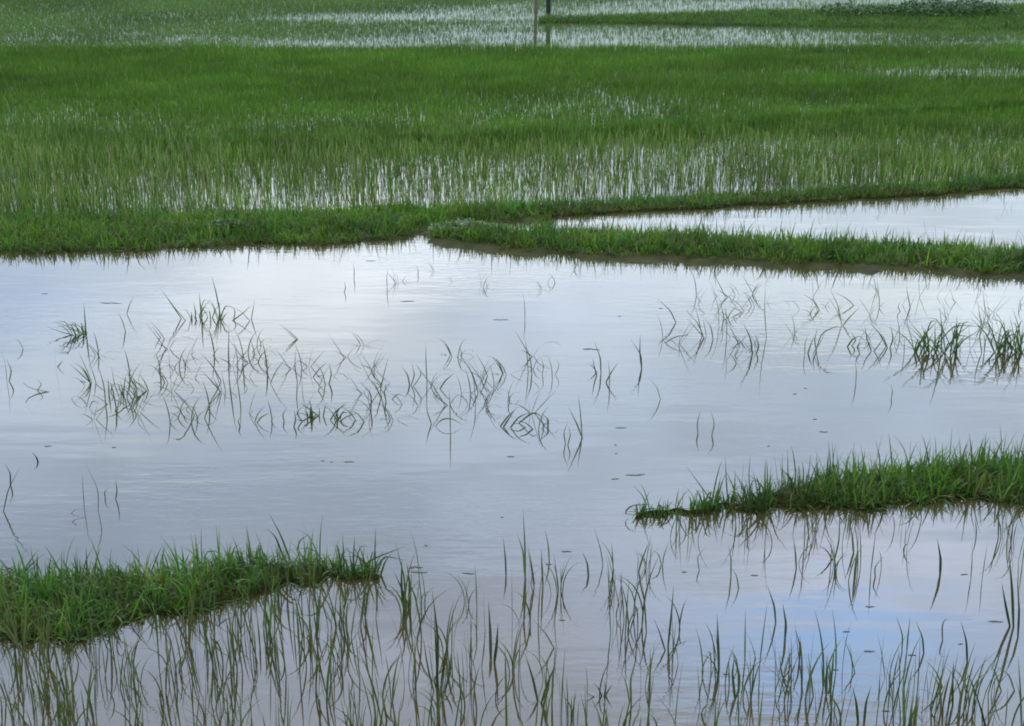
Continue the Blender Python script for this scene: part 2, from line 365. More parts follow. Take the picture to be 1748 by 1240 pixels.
EDGE_Y = [412, 388, 374, 369, 365, 359, 356, 340, 327, 306, 280, 250]

def scatter(y0, y1, n_per_m2, wfac):
    area = wfac * (y1 * y1 - y0 * y0); n = int(area * n_per_m2)
    Y = np.sqrt(RNG.random(n) * (y1 * y1 - y0 * y0) + y0 * y0); X = (RNG.random(n) * 2 - 1) * wfac * Y
    return X, Y
# the near field: between the middle bunds and the far water strip
X, Y = scatter(9.5, 20.6, 2300, .56)
qx, qy = to_px(X, Y)
d = rice_density(qx, qy); pn = vnoise(X, Y, .35, 41) * .6 + vnoise(X, Y, 1.1, 42) * .4
k = (qy > 82 + 3 * vnoise(X, Y, .3, 44)) & (qy < np.interp(qx, EDGE_X, EDGE_Y)) & (RNG.random(len(X)) < np.clip(d * (.55 + .9 * pn) * (1 + .3 * (qy > 250)), 0, 1))
X, Y, qx, qy = X[k], Y[k], qx[k], qy[k]
# seedlings stand in small hills: pull each blade towards its hill
cell = .10; ca_, sa_ = math.cos(.61), math.sin(.61)
wx = X * ca_ + Y * sa_ + .25 * vnoise(X, Y, .7, 53); wy = -X * sa_ + Y * ca_ + .25 * vnoise(X, Y, .6, 54)
hx = np.floor(wx / cell).astype(int); hy = np.floor(wy / cell).astype(int); J = np.random.default_rng(55).random((2, 512, 512))
jx = J[0, hx % 512, hy % 512] - .5; jy = J[1, hx % 512, hy % 512] - .5
dx = (hx + .5 + jx * .9) * cell - wx; dy = (hy + .5 + jy * .9) * cell - wy
pull = .15 + .18 * np.clip((qy - 230) / 60, 0, 1)
X = X + pull * (dx * ca_ - dy * sa_); Y = Y + pull * (dx * sa_ + dy * ca_)
n = len(X); near = np.clip((qy - 205) / 75, 0, 1)
ln = (.075 + .05 * RNG.random(n) + near * (.050 + .065 * RNG.random(n))) * (.75 + .5 * vnoise(X, Y, .8, 61))
az = RNG.random(n) * 2 * np.pi; K = 3
P = arcs(np.stack([X, Y, np.full(n, -.01)], 1), ln, az, np.abs(RNG.normal(0, .10, n)), np.abs(RNG.normal(0, .55, n)), K)
wa = az + np.pi / 2 + RNG.normal(0, .8, n)
cg = greens(n, (.041, .106, .012), (.077, .143, .020), .25)
pale = greens(n, (.15, .19, .085), (.22, .24, .14), .3)
pk = (RNG.random(n) < .36 * near) | (RNG.random(n) < .03)
cg[pk] = pale[pk]
tone = (.58 + .40 * vnoise(X, Y * 1.6, 1.7, 71) + .50 * vnoise(X, Y * 2, .4, 72))[:, None]; cg = cg * tone
V, F, C = ribbons(P, (.0048 + .0028 * RNG.random(n)), np.stack([np.cos(wa), np.sin(wa), np.zeros(n)], 1), cg * .9, cg * 1.15)
tag(mesh_obj('rice_seedlings', V, F, M_LEAF, C), 'wide stand of young green rice between the middle bund and far water', 'rice', kind='stuff')
# the far fields
FX, FY, FL_, FW = [], [], [], []
for (ya, yb, dn, l0, l1, wd_) in ((19.8, 28.0, 1500, .03, .065, .0075), (28.0, 50.0, 200, .10, .18, .022)):
    X, Y = scatter(ya, yb, dn, .54)
    qx, qy = to_px(X, Y)
    dd = (qy < 84) * (rice_density(qx, np.minimum(qy, 83)) * 1.5 + .16 * np.clip((700 - qx) / 500, 0, 1)) * (.4 + 1.2 * vnoise(X, Y * 1.5, .8, 43))
    k = RNG.random(len(X)) < np.clip(dd, 0, 1)
    m = int(k.sum()); FX.append(X[k]); FY.append(Y[k]); FL_.append(l0 + (l1 - l0) * RNG.random(m)); FW.append(np.full(m, wd_))
X, Y, ln, fw = (np.concatenate(q) for q in (FX, FY, FL_, FW)); n = len(X)
az = RNG.random(n) * 2 * np.pi
P = arcs(np.stack([X, Y, np.full(n, -.01)], 1), ln, az, np.abs(RNG.normal(0, .25, n)), np.abs(RNG.normal(0, .7, n)), 2)
wa = az + np.pi / 2 + RNG.normal(0, .8, n)
cg = greens(n, (.045, .105, .020), (.075, .135, .034), .25) * (.75 + .5 * vnoise(X, Y, 1.5, 73))[:, None]
V, F, C = ribbons(P, fw * (.7 + .6 * RNG.random(n)), np.stack([np.cos(wa), np.sin(wa), np.zeros(n)], 1), cg, cg * 1.15)
tag(mesh_obj('rice_seedlings', V, F, M_LEAF, C), 'distant paddies of young rice beyond the far strip of water', 'rice', kind='stuff')
# a slightly raised, greener ridge crossing the rice
bund('mud_bund', [(-400, 262, 268), (0, 256, 262), (400, 252, 258), (800, 240, 246), (1200, 219, 225), (1500, 200, 205), (1800, 180, 185), (2200, 160, 164), (2900, 118, 122)],
     .03, 'grass', 'narrow ridge of darker green grass crossing the rice field', 5000, (.09, .16), .006, ca=(.035, .09, .01), cb=(.06, .13, .014), th0=.3, th1=.6)

# ------------------------------------------------------------------ plants one can tell apart
def poly_blades(name, blades, w=.008, col=(.035, .060, .018), depth=.25, seed=0, wet=-.015):
    """blades: lists of photo points from base to tip, all standing in the plane of the plant's base (each leaning a little in depth)"""
    rng = np.random.default_rng(seed + 100)
    bx0, by0 = ground_at(*blades[0][0]); org = np.array([float(bx0), float(by0), 0.0])
    Vs, Fs, Cs, nv = [], [], [], 0
    for b in blades:
        gx, gy = ground_at(*b[0]); gy = float(gy)
        hpx = max(5, max(p[1] for p in b) - min(p[1] for p in b)); hm = hpx * gy / FPX
        lean = rng.normal(0, depth) * hm; pts = []
        y0 = b[0][1]
        for (x, y) in b:
            f = min(1, max(0, (y0 - y) / hpx)); p = plane_at(x, y, gy + lean * f); pts.append((p[0], p[1], max(p[2], .004)))
        pts[0] = (pts[0][0], pts[0][1], wet); pts = np.array(pts)
        if len(pts) == 2:   # a light natural bow
            mid = pts.mean(0) + np.array([rng.normal(0, .05) * hm, 0, hm * .02]); pts = np.array([pts[0], mid, pts[1]])
        seg = np.concatenate([[0], np.cumsum(np.linalg.norm(np.diff(pts, axis=0), axis=1))]); seg /= seg[-1]
        t = np.linspace(0, 1, 9); Pc = np.stack([np.interp(t, seg, pts[:, q]) for q in range(3)], 1)
        Pc[1:-1] = Pc[1:-1] * .6 + (Pc[:-2] + Pc[2:]) * .2
        dv = Pc[-1] - Pc[0]; ang = rng.normal(0, .5)
        wdv = np.array([math.cos(ang), math.sin(ang), 0.0])
        side = np.array([-dv[2], 0, dv[0]]); ns = np.linalg.norm(side)
        if ns > 1e-6 and abs(dv[0]) > .6 * abs(dv[2]): wdv = side / ns * .8 + np.array([0, .6, 0])
        c = np.array([col]) * (.75 + .5 * rng.random())
        V, F, C = ribbons(Pc[None], np.array([w * .78 * (.8 + .4 * rng.random())]), wdv[None], c * .95, c * 1.1)
        Vs.append(V); Fs.append(F + nv); Cs.append(C); nv += len(V)
    V = np.concatenate(Vs) - org
    o = mesh_obj(name, V, np.concatenate(Fs), M_LEAF, np.concatenate(Cs)); o.location = org
    return o

G_BENT = 'bent rice stalks standing in the big pond'
G_CLUMP = 'grass clumps growing in the big pond'
G_FORE = 'rice shoots standing in the near water'
OLIVE, GREEN, DARK, PALE = (.082, .102, .058), (.055, .105, .032), (.038, .046, .030), (.125, .145, .10)
def S(name, label, cat, group, blades, w=.008, col=OLIVE):
    gr = []
    for b in sorted(blades, key=lambda q: q[0][0]):
        if gr and b[0][0] - gr[-1][-1][0][0] < 7: gr[-1].append(b)
        else: gr.append([b])
    if len(gr) not in (2, 3) or len(blades) > 5: gr = [blades]
    for k, bl in enumerate(gr):     # two plants standing apart are two things
        o = poly_blades(name, bl, w, col, seed=len(COL.objects))
        tag(o, label if len(gr) == 1 else (('left one: ', 'right one: ') if len(gr) == 2 else ('left part: ', 'middle part: ', 'right part: '))[k] + label, cat, group)
    return o
def stalk(label, *blades, w=.008, col=OLIVE): return S('rice_stalk', label, 'rice stalk', G_BENT, blades, w, col)
def clump(label, *blades, w=.008, col=GREEN): return S('grass_clump', label, 'grass clump', G_CLUMP, blades, w, col)
def shoot(label, *blades, w=.008, col=OLIVE): return S('rice_plant', label, 'rice shoot', G_FORE, blades, w, col)

def fan(cx, cy, spread, n, hmin, hmax, seed, lean=0.0, arch=.5):
    """a tuft written out blade by blade: photo points from base to tip"""
    rng = random.Random(seed); bl = []
    for i in range(n):
        bx = cx + rng.uniform(-spread, spread); by = cy + rng.uniform(-4, 4); h = rng.uniform(hmin, hmax); d = rng.gauss(lean, .8) * h
        if rng.random() < arch: bl.append([(bx, by), (bx + d * .45, by - h), (bx + d * 1.1, by - h * rng.uniform(.65, .9))])
        else: bl.append([(bx, by), (bx + d * .3, by - h * .55), (bx + d * .8, by - h)])
    return bl

# -- big pond, from the far left
clump('small bright green clump leaning left, alone at the left end of the big pond',
      *fan(138, 572, 14, 13, 12, 32, 1, -1.3, .7), [(147, 570), (145, 545), (143, 518)], [(150, 570), (120, 560), (92, 548)], [(140, 572), (100, 566), (76, 556)], w=.010)
clump('sprawling green clump with the tallest leaf tip, near the far left bank of the pond',
      *fan(352, 545, 26, 22, 8, 36, 2, 0, .6), [(312, 544), (292, 518), (274, 493)], [(375, 530), (369, 500), (361, 470)], [(345, 545), (342, 522), (340, 499)],
      [(320, 547), (300, 528), (287, 510)], [(398, 545), (402, 530), (390, 520)], [(428, 545), (432, 528), (435, 512)], [(430, 548), (412, 532), (396, 524)], [(390, 548), (415, 535), (430, 520)], w=.009)
stalk('pair of stalks bent like a chevron just left of the sprawling green clump', [(283, 578), (270, 563), (255, 548)], [(277, 576), (266, 566), (258, 556)])
stalk('stalk kinked to the right between the small leaning clump and the sprawling clump', [(215, 536), (221, 520), (229, 505)])
stalk('thin stalk leaning left below the floating stem near the far left bank', [(215, 565), (209, 548), (201, 532)], col=PALE)
stalk('dark upright stem with seed heads beside the small leaning clump', [(95, 627), (94, 600), (93, 572)], [(95, 627), (102, 622), (108, 615)], w=.008, col=DARK)
stalk('curved stem lying on the water at the left end of the pond', [(107, 669), (75, 668), (52, 664), (36, 654), (50, 640)], [(60, 667), (72, 655), (62, 648)])
stalk('upright stalk cut by the left edge of the picture', [(12, 655), (10, 628), (4, 600)], [(14, 652), (20, 632), (10, 612)])
stalk('faint chevron stalk near the left edge above the curved lying stem', [(41, 596), (34, 584), (22, 576)], col=PALE)
clump('tangled olive clump bent left and right below the chevron pair', [(255, 667), (247, 652), (238, 638)], [(254, 668), (230, 650), (209, 622)], [(252, 670), (225, 655), (215, 632)],
      [(222, 693), (198, 682), (172, 676)], [(222, 693), (232, 672), (208, 640)], [(180, 690), (178, 660), (166, 618)], [(205, 680), (195, 655), (190, 625)], [(255, 668), (240, 655), (212, 650)],
      [(225, 690), (240, 680), (246, 664)], [(215, 680), (222, 650), (219, 618)], [(190, 690), (170, 680), (152, 672)], [(150, 696), (158, 684), (172, 690)], *fan(212, 672, 30, 9, 10, 40, 3), w=.0075, col=OLIVE)
stalk('long single stalk leaning left, dark kink at the waterline, middle left of pond', [(380, 651), (362, 624), (342, 602)], w=.009, col=DARK)
stalk('tallest upright stalk below the sprawling green clump, with a dark knot at its foot', [(391, 648), (390, 600), (391, 553)], w=.007, col=(.03, .035, .02))
stalk('tall stalk curving beside the knotted upright stalk', [(405, 652), (406, 612), (397, 574)], w=.006)
stalk('short upright stalk right of the knotted stalk', [(416, 641), (415, 620), (413, 600)], w=.007)
stalk('slim wavy stalk left of the long dark leaning stalk', [(274, 641), (272, 620), (264, 601)], w=.007)
stalk('faint straight stalk beside the slim wavy stalk', [(290, 632), (289, 615), (288, 598)], w=.006, col=PALE)
stalk('slanting stalk with its foot near the water gap under the dark leaning stalk', [(347, 714), (358, 690), (372, 662)])
stalk('chevron stalk pointing right, below the long dark leaning stalk', [(335, 709), (320, 692), (302, 675), (284, 680)])
stalk('dark hooked stalk pointing right, right of the sprawling clump', [(513, 579), (495, 567), (475, 552)], [(512, 580), (500, 575), (485, 562)], w=.009, col=DARK)
stalk('long stalk slanting up to the right with a sharp elbow at the water', [(459, 654), (472, 632), (490, 609)], col=OLIVE)
stalk('dark wavy upright stalk in the middle of the pond', [(508, 652), (503, 625), (505, 595)], w=.009, col=DARK)
stalk('thin upright stalk close beside the dark wavy one', [(516, 652), (514, 625), (517, 591)], w=.007)
stalk('crossed pair of stalks forming a loop, centre of the big pond', [(556, 656), (550, 634), (532, 612)], [(531, 644), (545, 630), (559, 618)], [(560, 655), (566, 640), (562, 620)], [(531, 643), (545, 652), (556, 660)])
clump('low spreading clump of thick olive leaves, nearest in the middle of the pond', [(545, 708), (528, 698), (508, 684)], [(550, 710), (530, 700), (512, 690)], [(577, 718), (566, 702), (550, 690)], [(540, 712), (515, 705), (500, 712)],
      [(575, 720), (590, 712), (612, 705)], [(610, 718), (598, 704), (582, 694)], [(625, 720), (610, 705), (590, 700)], [(520, 720), (505, 705), (520, 692)], [(560, 718), (575, 700), (592, 690)], *fan(550, 714, 40, 12, 8, 34, 4), w=.0085, col=(.048, .075, .022))
stalk('small looped stalk left of the low spreading clump', [(433, 720), (440, 706), (452, 694)], [(435, 722), (446, 712), (462, 704)], [(412, 728), (406, 720), (410, 712)])
stalk('short upright pair between the looped stalk and the spreading clump', [(486, 720), (482, 708), (490, 696)], [(500, 730), (505, 716), (502, 700)], col=OLIVE)
stalk('dark stalk rising above the spreading clump, forked at the top', [(633, 702), (634, 672), (612, 650)], [(633, 702), (628, 680), (634, 655)], w=.009, col=DARK)
stalk('crossing thin stalks right of the crossed loop', [(648, 668), (655, 640), (663, 609)], [(652, 680), (640, 655), (625, 645)], [(650, 670), (632, 650), (607, 600)], w=.007)
stalk('small tangle with a dark kink, just right of the pond centre', [(700, 658), (696, 640), (686, 626)], [(700, 658), (708, 640), (702, 618)], [(664, 682), (680, 672), (692, 678)], [(660, 685), (655, 668), (668, 650)], [(702, 660), (720, 640), (712, 622)])
stalk('tall thin vertical stalk beside the small dark tangle', [(729, 652), (727, 618), (727, 585)], w=.007, col=(.03, .04, .022))
stalk('sharp dark elbow stalk pointing left, right of the tall thin stalk', [(748, 664), (760, 650), (776, 637)], w=.009, col=DARK)
stalk('arched leaf over its own stem forming an oval, below the dark elbow stalk', [(740, 728), (752, 716), (770, 714), (792, 727)], [(769, 735), (768, 700), (767, 664)], [(738, 724), (730, 705), (726, 690)])
stalk('bundle of three long leaning stalks, right of the dark elbow stalk', [(818, 672), (806, 636), (783, 603)], [(822, 676), (818, 638), (800, 596)], [(812, 690), (810, 655), (800, 622)], w=.008)
stalk('chevron stalk pointing right on the side of the long leaning bundle', [(834, 642), (826, 626), (812, 603)], col=OLIVE, w=.009)
stalk('outer faint chevron stalk right of the leaning bundle', [(860, 636), (852, 620), (841, 609)], [(858, 640), (862, 630), (858, 620)], col=PALE)
stalk('straight tall stalk standing alone far out in the open pond centre', [(896, 548), (896, 525), (893, 500)], w=.007, col=PALE)
stalk('leaning pair of stalks just below the lone straight stalk', [(908, 640), (906, 615), (898, 590)], [(902, 636), (900, 610), (896, 575)], w=.007)
stalk('slim upright stalk with curved side leaf, right of the leaning pair', [(943, 648), (942, 628), (935, 606)], [(945, 640), (955, 626), (950, 612)], [(925, 640), (928, 622), (922, 610)], w=.006, col=(.06, .075, .04))
clump('fan of folded green leaves resting on the pond, pointing left', [(850, 729), (866, 712), (884, 695)], [(856, 730), (868, 716), (878, 702)], [(880, 722), (912, 702), (935, 722)], [(868, 730), (885, 712), (906, 704)],
      [(935, 728), (936, 716), (922, 704)], [(905, 730), (885, 722), (866, 728)], [(915, 733), (898, 722), (880, 718)], w=.009, col=(.045, .07, .025))
stalk('narrow spindle of crossed leaves right of the folded fan', [(996, 748), (984, 722), (970, 695)], [(994, 744), (991, 706), (987, 672)], [(966, 757), (962, 738), (970, 720)], [(968, 760), (974, 742), (970, 728)], w=.008)
stalk('curved upright stalk with side leaves, centre right of the open pond', [(1026, 637), (1025, 612), (1015, 584)], [(1022, 636), (1012, 626), (1004, 620)], [(1020, 640), (1014, 626), (1012, 612)], w=.008, col=(.055, .07, .038))
stalk('stalk bent sharply with elbow to the left, beside the curved upright stalk', [(1032, 654), (1042, 638), (1055, 619)], [(1040, 660), (1041, 640), (1038, 616)], w=.009, col=OLIVE)
stalk('forked stalk shaped like a letter Y with a dark seed tip', [(1096, 630), (1094, 605), (1077, 580)], [(1096, 630), (1092, 602), (1093, 571)], w=.009, col=(.035, .042, .022))
stalk('faint bowed stalk right below the forked stalk', [(1129, 682), (1122, 662), (1105, 643)], w=.006, col=PALE)
# far edge of the pond
stalk('short dark twig near the middle bank, left of centre', [(604, 476), (605, 462), (603, 448)], [(586, 500), (590, 492), (588, 480)], w=.006, col=DARK)
stalk('short dark twig standing near the bank centre', [(713, 470), (714, 462), (711, 454)], w=.007, col=DARK)
stalk('thin pale twig out from the bank, between the two dark twigs', [(661, 492), (660, 475), (662, 458)], w=.005, col=PALE)
stalk('small chevron twig close under the point of the dividing bund', [(949, 484), (944, 474), (936, 466)], w=.006, col=OLIVE)
# right part of the pond
stalk('large chevron stalk pointing right, leftmost of the right hand stand', [(1156, 551), (1144, 530), (1122, 510)], w=.009)
stalk('big bowed stalk pair in the right hand stand', [(1204, 578), (1192, 552), (1170, 530)], [(1218, 580), (1214, 558), (1202, 542)], w=.009)
stalk('flattened loop of leaf on the water under the large chevron stalk', [(1130, 586), (1152, 574), (1180, 572), (1150, 562)], w=.008)
stalk('thin leaning stalk with curved tip close to the far bank, right half', [(1228, 556), (1226, 520), (1213, 490)], [(1232, 556), (1236, 540), (1230, 516)], w=.006, col=PALE)
stalk('small chevron stalk pointing right near the far bank, right half', [(1274, 532), (1262, 520), (1238, 503)], [(1273, 533), (1258, 528), (1240, 522)], w=.007)
stalk('long straight thin stalk rising nearly to the bank', [(1309, 576), (1305, 530), (1307, 482)], w=.007, col=OLIVE)
stalk('plain vertical stalk between the bowed pair and the dark curved stalk', [(1240, 582), (1241, 550), (1238, 516)], w=.006)
stalk('dark curved stalk with two leaves left of the long straight one', [(1285, 605), (1282, 580), (1268, 550)], [(1290, 604), (1296, 590), (1288, 570)], w=.009, col=(.03, .04, .022))
stalk('small triangle of bent leaf below the plain vertical stalk', [(1259, 622), (1252, 610), (1242, 602)], [(1240, 628), (1240, 612), (1238, 600)], w=.007)
stalk('chevron stalk standing clear of the others near the bank, right half', [(1401, 530), (1390, 514), (1370, 502)], w=.008)
stalk('pair of long stalks hanging towards a chevron, near the right bank', [(1438, 555), (1430, 520), (1415, 490)], [(1462, 522), (1446, 510), (1422, 498)], [(1436, 556), (1450, 542), (1468, 524)], w=.008)
clump('arching leaves hooped over the water, left of the two dense right clumps', [(1374, 605), (1374, 585), (1381, 568)], [(1378, 604), (1384, 588), (1390, 574)], [(1392, 598), (1402, 568), (1430, 556), (1448, 562)], [(1395, 600), (1390, 580), (1396, 560)],
      [(1444, 592), (1456, 578), (1470, 574)], [(1450, 590), (1462, 582), (1452, 566)], [(1385, 605), (1400, 585), (1410, 566)], w=.010, col=OLIVE)
clump('group of chevron leaves between the hooped leaves and the dense clump', [(1515, 592), (1502, 570), (1480, 546)], [(1517, 594), (1508, 576), (1494, 562)], [(1490, 600), (1480, 580), (1476, 556)], [(1518, 594), (1525, 578), (1520, 556)], [(1488, 600), (1500, 590), (1510, 572)], [(1470, 604), (1462, 592), (1474, 580)], w=.009, col=(.045, .066, .024))
clump('dense green clump fanning upward in the right part of the pond', *fan(1600, 602, 40, 40, 16, 62, 5, .0, .45), [(1607, 600), (1608, 560), (1604, 525)], [(1632, 602), (1634, 570), (1633, 540)], [(1560, 604), (1570, 585), (1552, 566)], w=.010)
clump('dense green clump cut by the right edge of the picture', *fan(1722, 602, 26, 32, 20, 64, 6, .0, .45), [(1705, 604), (1716, 580), (1740, 552)], [(1700, 600), (1690, 582), (1712, 556)], [(1745, 600), (1740, 560), (1728, 526)], w=.010)
stalk('upright spindle stalk between the two dense clumps', [(1677, 603), (1672, 575), (1676, 546)], [(1680, 602), (1682, 585), (1678, 566)], w=.008, col=GREEN)
stalk('short curled stalk near the bank above the dense clump', [(1555, 526), (1550, 506), (1547, 488)], [(1540, 532), (1532, 524), (1538, 514)], w=.007)
stalk('straight thin stalk with dark foot left of the dense clump', [(1543, 610), (1544, 590), (1543, 570)], w=.006, col=DARK)
stalk('slim dark stalk out in open water below the hooped leaves', [(1461, 655), (1462, 632), (1459, 612)], w=.006, col=OLIVE)
stalk('faint pair of pale stalks in open water above the right bund', [(1192, 742), (1190, 722), (1196, 700)], [(1214, 745), (1220, 722), (1212, 700)], w=.007, col=(.12, .15, .09))
stalk('faint short stalk in open water under the dense right clump', [(1521, 680), (1524, 668), (1520, 655)], w=.006, col=PALE)
# lower left of the pond
stalk('short thick dark hook alone in the open water, lower left', [(66, 789), (62, 780), (54, 772)], w=.010, col=(.012, .014, .010))
stalk('forked stalk at the left edge, above the left grassy bund', [(4, 873), (14, 835), (35, 797)], [(17, 828), (18, 808), (8, 792)], w=.009, col=(.035, .042, .03))
stalk('tall bent stalk standing in a flattened ring of leaf, lower left pond', [(167, 872), (168, 836), (145, 790)], [(144, 872), (142, 840), (140, 806)], w=.008, col=(.05, .055, .04))
stalk('flattened reddish ring of leaf on the water under the tall bent stalk', [(166, 884), (140, 887), (116, 880), (128, 868), (168, 870)], w=.007, col=(.09, .06, .045))
stalk('tiny curved sprig beside the tall bent stalk', [(196, 852), (200, 838), (197, 818)], [(180, 850), (178, 840), (186, 832)], w=.006, col=(.05, .055, .045))

# -- thin faint stalks between them
kprot = []
for k in range(14):
    rng = random.Random(900 + k); P, wv_, c0 = [], [], []
    for b in range(rng.choice([1, 2, 2, 3, 4])):
        P.append(arcs(np.array([[rng.gauss(0, .012), rng.gauss(0, .01), -.01]]), np.array([rng.uniform(.07, .19)]), np.array([rng.choice([0, math.pi]) + rng.gauss(0, .4)]),
                      np.array([abs(rng.gauss(0, .45))]), np.array([rng.choice([.1, .5, 1.3, 2.2])]), 8)[0])
        a_ = rng.gauss(0, .5); wv_.append((math.cos(a_), math.sin(a_) + .4, .2)); c0.append(rng.choice([(.085, .105, .066), (.10, .12, .078), (.065, .078, .05)]))
    V, F, C = ribbons(np.array(P), np.array([rng.uniform(.003, .0055) for _ in P]), np.array(wv_, float), np.array(c0), np.array(c0))
    kprot.append((V, F, C))
kmesh = [None] * 14; rk = random.Random(5)
for (x0, x1, y0, y1, cnt, lab, grp) in [
    (140, 660, 585, 725, 64, 'thin faint rice stalk in the tangled stand left of the pond centre', 'thin stalks in the tangled stand left of the pond centre'),
    (660, 960, 600, 735, 26, 'thin faint rice stalk in the open stand at the pond centre', 'thin stalks in the open stand at the pond centre'),
    (1120, 1460, 500, 610, 30, 'thin faint rice stalk among the chevron stalks near the right bank', 'thin stalks among the chevron stalks near the right bank'),
    (1460, 1748, 495, 620, 40, 'thin faint rice stalk around the dense green clumps on the right', 'thin stalks around the dense green clumps'),
    (560, 1000, 455, 500, 10, 'thin faint twig in the bright water below the middle bund', 'thin twigs in the bright water below the middle bund'),
    (1160, 1748, 350, 400, 12, 'thin faint twig in the narrow bright pond between the bunds', 'thin twigs in the narrow bright pond'),
    ]:
    for i in range(cnt):
        k = rk.randrange(14); gx, gy = ground_at(rk.uniform(x0, x1), rk.uniform(y0, y1))
        if kmesh[k] is None: o = mesh_obj('rice_stalk', *kprot[k][:2], M_LEAF, kprot[k][2]); kmesh[k] = o
        else: o = kmesh[k].copy(); COL.objects.link(o)
        s_ = rk.uniform(.7, 1.2) * (.6 if y1 <= 500 else 1); o.location = (float(gx), float(gy), 0); o.rotation_euler = (0, 0, rk.uniform(-.4, .4)); o.scale = (s_, s_, s_)
        tag(o, lab, 'rice stalk', grp)

# -- sprigs standing out of the two foreground bunds
shoot('forked sprig of long leaves sticking up from the left bund near its end', [(500, 965), (480, 915), (459, 876)], [(485, 950), (470, 915), (454, 902)], [(545, 945), (528, 915), (505, 902)], [(505, 940), (512, 922), (528, 912)], w=.009, col=(.025, .055, .018))
shoot('inverted V of leaf sticking out of the middle of the left bund', [(256, 975), (268, 950), (276, 932)], [(290, 975), (282, 950), (274, 935)], w=.008, col=(.025, .05, .02))
shoot('long leaf curving left above the middle of the left bund', [(250, 975), (228, 945), (203, 925)], w=.008, col=(.03, .065, .02))
shoot('thin vertical leaf sticking up from the left part of the left bund', [(110, 990), (110, 955), (109, 925)], [(148, 990), (148, 960), (147, 935)], w=.007, col=(.03, .06, .02))
shoot('arching leaf hooped over the right half of the left bund', [(345, 985), (350, 940), (375, 940), (398, 965)], w=.007, col=(.04, .09, .02))
shoot('dark upright shoot at the end of the left bund', [(641, 985), (640, 940), (641, 902)], [(605, 985), (603, 950), (606, 915)], w=.008, col=(.03, .06, .02))
shoot('dark stake-like stalk at the thin end of the right bund', [(1285, 872), (1284, 845), (1285, 815)], w=.013, col=(.012, .018, .012))
shoot('long leaf slanting left over the thin end of the right bund', [(1228, 870), (1200, 835), (1172, 797)], w=.009, col=(.03, .055, .022))
shoot('short leaf slanting left of the right bund tip', [(1107, 862), (1096, 845), (1080, 828)], w=.007, col=(.04, .05, .035))
shoot('thin upright leaves rising beside the stake-like stalk', [(1262, 868), (1266, 830), (1270, 785)], [(1244, 866), (1240, 825), (1238, 780)], [(1282, 860), (1278, 810), (1281, 775)], [(1300, 868), (1310, 830), (1322, 805)], w=.007, col=(.035, .06, .025))
shoot('arched leaf loop on the water at the very tip of the right bund', [(1080, 884), (1064, 876), (1078, 862), (1112, 862)], [(1082, 884), (1095, 870), (1130, 868)], w=.007, col=(.04, .075, .02))
shoot('drooping tuft of curved leaves on the thin end of the right bund', *fan(1205, 874, 32, 22, 14, 40, 21, .1, .8), w=.009, col=(.04, .085, .02))
shoot('low tangled tuft of leaves at the tip of the right bund', *fan(1120, 882, 30, 18, 8, 26, 22, -.2, .8), w=.009, col=(.045, .09, .022))
shoot('upright dark tuft around the stake-like stalk', *fan(1290, 872, 26, 20, 25, 62, 23, 0, .4), w=.008, col=(.03, .06, .02))
shoot('loose tuft of leaves at the ragged end of the left bund', *fan(610, 985, 40, 26, 20, 62, 24, 0, .4), w=.009, col=(.04, .08, .022))
for q, lab in ((1415, 'leaf tip rising from the right bund, left one'), (1500, 'leaf tip curving above the right bund, middle one'), (1655, 'leaf tip rising from the right bund, near the edge of the picture')):
    shoot('slender ' + lab, [(q, 835), (q + 3, 790), (q + random.uniform(-8, 12), 752)], [(q + 14, 835), (q + 10, 800), (q + 26, 768)], w=.008, col=(.03, .065, .02))

# -- hand-placed shoots in the near water
shoot('tall stout tuft with a bent dark leaf just right of the left bund end', [(693, 1035), (690, 985), (675, 927)], [(690, 1040), (685, 1000), (686, 955)], [(697, 1038), (700, 1000), (694, 960)], [(700, 1040), (688, 1010), (672, 975)], w=.011, col=(.035, .065, .02))
shoot('thin straight pair of leaves, tallest in the middle of the near water', [(897, 988), (896, 930), (893, 872)], [(897, 988), (893, 940), (883, 912)], w=.009, col=OLIVE)
shoot('dark single leaf with a knot, left of the tallest straight pair', [(864, 985), (863, 955), (859, 918)], w=.009, col=DARK)
shoot('short single leaf right of the tallest straight pair', [(938, 958), (936, 930), (930, 904)], w=.007)
shoot('short leaf standing behind a floating leaf, right of the tallest pair', [(927, 1000), (925, 965), (924, 938)], w=.007, col=(.04, .06, .025))
shoot('single leaf leaning left with a ripple at its foot, middle of near water', [(1005, 985), (1003, 962), (994, 942)], w=.009)
shoot('slim leaf standing alone below the right bund tip', [(1030, 965), (1026, 940), (1014, 900)], w=.006, col=PALE)
shoot('forked leaf pair under the right bund tip', [(1088, 975), (1090, 950), (1078, 925)], [(1089, 975), (1096, 955), (1108, 925)], w=.008)
shoot('long elbowed stalk right of the forked pair', [(1130, 965), (1125, 945), (1104, 936)], [(1130, 965), (1134, 945), (1142, 925)], w=.007)
shoot('tall stalk with a side leaf meeting it at the water, centre right', [(1140, 1104), (1146, 1050), (1150, 1000)], [(1138, 1112), (1126, 1080), (1116, 1056)], w=.009, col=(.03, .042, .022))
shoot('broad dark leaf pair standing centre of near water', [(838, 1128), (837, 1080), (834, 1028)], [(843, 1130), (848, 1100), (850, 1065)], w=.012, col=(.025, .042, .02))
shoot('S shaped pale leaf right of the broad dark pair', [(950, 1100), (946, 1062), (956, 1008)], [(949, 1106), (932, 1082), (908, 1056)], w=.008)
shoot('thick cluster of dark leaves near the bottom, left of centre', [(748, 1180), (745, 1120), (741, 1050)], [(752, 1180), (758, 1130), (764, 1095)], [(742, 1180), (730, 1140), (722, 1085)], [(756, 1185), (768, 1150), (772, 1110)], [(745, 1172), (748, 1090), (738, 1010)], w=.011, col=(.028, .048, .018))
